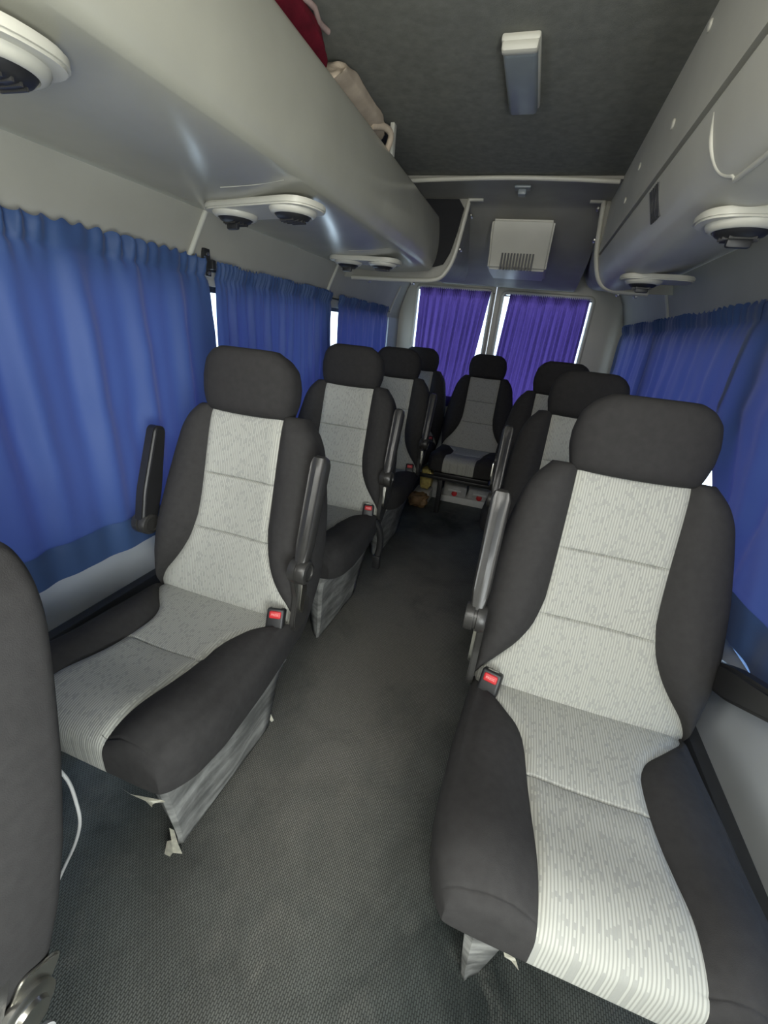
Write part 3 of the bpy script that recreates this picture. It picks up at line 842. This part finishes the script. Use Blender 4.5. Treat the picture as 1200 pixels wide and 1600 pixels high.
put('bracket_hook', box_mesh('bracket_hook', (.020, 0, -.006), (.030, .020, .03), M['black'], .004), br)
put('bracket_screw', lathe_mesh('bracket_screw', [(.006, .008), (.006, .011), (.003, .012)], M['chrome'], 'X', 12, (0, 0, .026)), br)
put('bracket_screw', lathe_mesh('bracket_screw', [(.006, .008), (.006, .011), (.003, .012)], M['chrome'], 'X', 12, (0, 0, -.032)), br)

# ------------------------------------------------------------------ under the back row
ra = thing('mounting_rail', 'black rail frame carrying the back row seats above the grey cases', 'rail', (0, 2.95, 0))
for y in (.0, .50): put('cross_bar', box_mesh('cross_bar', (-.26, y, .272), (1.10, .030, .026), M['black'], .006), ra)
for x in (-.80, -.245, .27):
    for y in (.0, .50): put('rail_leg', box_mesh('rail_leg', (x, y, .130), (.034, .040, .260), M['black'], .005), ra)

bd = put('base_board', box_mesh('base_board', (-.04, 3.31, .028), (.48, .22, .056), M['white'], .004)); tag(bd, 'white board under the two grey cases below the back row', 'board')
def case(x, label):
    t = thing('storage_case', label, 'case', (x, 3.31, .057), 'grey cases under the back row')
    put('case_body', box_mesh('case_body', (0, 0, .075), (.185, .20, .15), M['grey'], .008), t)
    put('case_handle', box_mesh('case_handle', (0, -.108, .052), (.105, .016, .018), M['white'], .004), t, label='bright handle')
    put('case_latch', lathe_mesh('case_latch', [(.022, -.100), (.022, -.110), (.015, -.114)], M['red'], 'Y', 20, (0, 0, .024)), t, label='red round latch')
case(-.16, 'left of the two grey cases with bright handle and red latch under the back row')
case(.04, 'right of the two grey cases with bright handle and red latch under the back row')
gb = put('foil_packet', lump('foil_packet', (-.385, 3.12, .198), (.045, .05, .085), M['gold'], .25, 2.5, 5, 4)); tag(gb, 'shiny gold foil packet under the back row, beside the grey cases', 'packet')
wb = put('white_box', box_mesh('white_box', (-.405, 3.16, .043), (.125, .16, .086), M['white'], .004)); tag(wb, 'white box on the floor under the back row below the gold packet', 'box')
bb_ = put('paper_bag', lump('paper_bag', (-.405, 2.995, .055), (.07, .05, .05), M['brownbag'], .3, 2.5, 8, 4)); tag(bb_, 'crumpled brown bag on the floor in front of the white box', 'bag')
gx = thing('small_carton', 'small grey carton standing left of the two grey cases', 'box', (-.325, 3.30, 0))
put('carton_body', box_mesh('carton_body', (0, 0, .10), (.075, .12, .20), M['grey'], .004), gx)

# ------------------------------------------------------------------ torn bits, cable
def rag(name, pts, mat, th=.003):
    bm = bmesh.new(); vs = [bm.verts.new(p) for p in pts]
    f = bm.faces.new(vs)
    bmesh.ops.solidify(bm, geom=[f], thickness=th)
    return bm_mesh(name, bm, mat, smooth=False)
put('torn_foam', rag('torn_foam', [(.120, -.094, .352), (.15, -.098, .354), (.19, -.098, .356), (.222, -.086, .360), (.222, -.082, .348), (.200, -.088, .340), (.190, -.086, .326), (.182, -.082, .306), (.170, -.086, .330), (.145, -.092, .340)], M['foam']), L1, label='torn pale foam')
put('torn_foam', rag('torn_foam', [(.128, -.012, .085), (.135, -.018, .05), (.122, -.02, .04), (.118, -.03, .001), (.135, -.03, .002), (.142, -.026, .016), (.16, -.015, .004), (.148, -.012, .03), (.140, -.010, .08)], M['foam']), L1, label='torn pale edge of the skirt')
put('torn_foam', rag('torn_foam', [(.150, .385, .08), (.156, .392, .05), (.162, .40, .012), (.154, .398, .002), (.152, .386, .03), (.146, .38, .05)], M['foam']), L1, label='torn pale edge of the skirt')
put('frayed_threads', rag('frayed_threads', [(-.118, -.082, .358), (-.10, -.084, .358), (-.095, -.078, .34), (-.085, -.078, .315), (-.10, -.076, .328), (-.112, -.078, .335)], M['foam']), R1, label='frayed pale threads')
cab = put('cable', tube_mesh('cable', smooth_poly([(-.52, .335, .44), (-.478, .335, .40), (-.463, .33, .345), (-.462, .325, .29), (-.49, .32, .21), (-.53, .31, .12), (-.57, .29, .02)], 6), .0032, M['white'])); tag(cab, 'thin white cable hanging behind the seat cut off at the left edge', 'cable')

# ------------------------------------------------------------------ light: area lamps in the closed cab standing in for its daylight, and the sky outside
def area(name, loc, rot, sx, sy, power, col):
    l = bpy.data.lights.new(name, 'AREA'); l.shape = 'RECTANGLE'; l.size = sx; l.size_y = sy; l.energy = power; l.color = col
    o = bpy.data.objects.new(name, l); COL.objects.link(o); o.location = loc; o.rotation_euler = rot
    return o
area('front_high_daylight', (.0, -.40, 1.73), (R(50), 0, 0), 1.3, .30, 14, (1, .99, .94))  # added lamp under the ceiling, standing in for daylight from the front
area('cab_right_daylight', (.78, -.50, 1.00), (R(96), 0, R(78)), .7, .9, 24, (.94, .99, .97))
area('left_duct_fill', (-.92, -.72, 1.00), (R(98), 0, R(-72)), .6, .8, 11, (.96, .99, .97))  # added fill from the left to brighten the right duct and ceiling

w = bpy.data.worlds.new('sky'); SC.world = w; w.use_nodes = True
nt = w.node_tree; nt.nodes.clear()
out = nt.nodes.new('ShaderNodeOutputWorld'); bg = nt.nodes.new('ShaderNodeBackground')
tc = nt.nodes.new('ShaderNodeTexCoord'); sp = nt.nodes.new('ShaderNodeSeparateXYZ'); rp = nt.nodes.new('ShaderNodeValToRGB')
nt.links.new(tc.outputs['Generated'], sp.inputs[0]); nt.links.new(sp.outputs['Z'], rp.inputs['Fac'])
e = rp.color_ramp.elements; e[0].position = 0; e[0].color = (.75, .85, .95, 1); e[1].position = .6; e[1].color = (.28, .50, .95, 1)
nt.links.new(rp.outputs['Color'], bg.inputs['Color']); bg.inputs['Strength'].default_value = 3.0
nt.links.new(bg.outputs[0], out.inputs['Surface'])

# ------------------------------------------------------------------ camera
A = Vector((235, -265, 655)).normalized(); L = Vector((-2420, -528, 655)); L = (L-A*L.dot(A)).normalized()
X = -L; Yv = A; Z = X.cross(Yv)          # world axes seen from the camera (x right, y down, z forward)
right = Vector((X.x, Yv.x, Z.x)); down = Vector((X.y, Yv.y, Z.y)); fwd = Vector((X.z, Yv.z, Z.z))
cam = bpy.data.cameras.new('camera'); co = bpy.data.objects.new('camera', cam); COL.objects.link(co)
m = Matrix.Identity(4)
for i in range(3):
    m[i][0] = right[i]; m[i][1] = -down[i]; m[i][2] = -fwd[i]
m[0][3], m[1][3], m[2][3] = .2, 0, 1.25
co.matrix_world = m
cam.sensor_fit = 'HORIZONTAL'; cam.sensor_width = 36; cam.lens = 36*655/1200; cam.clip_start = .02
SC.camera = co
SC.view_settings.view_transform = 'Standard'; SC.view_settings.look = 'None'; SC.view_settings.gamma = 1
SC.view_settings.use_curve_mapping = False
SC.view_settings.exposure = 0.95
SC.cycles.use_denoising = True
SC.cycles.max_bounces = 10; SC.cycles.diffuse_bounces = 6; SC.cycles.transparent_max_bounces = 12
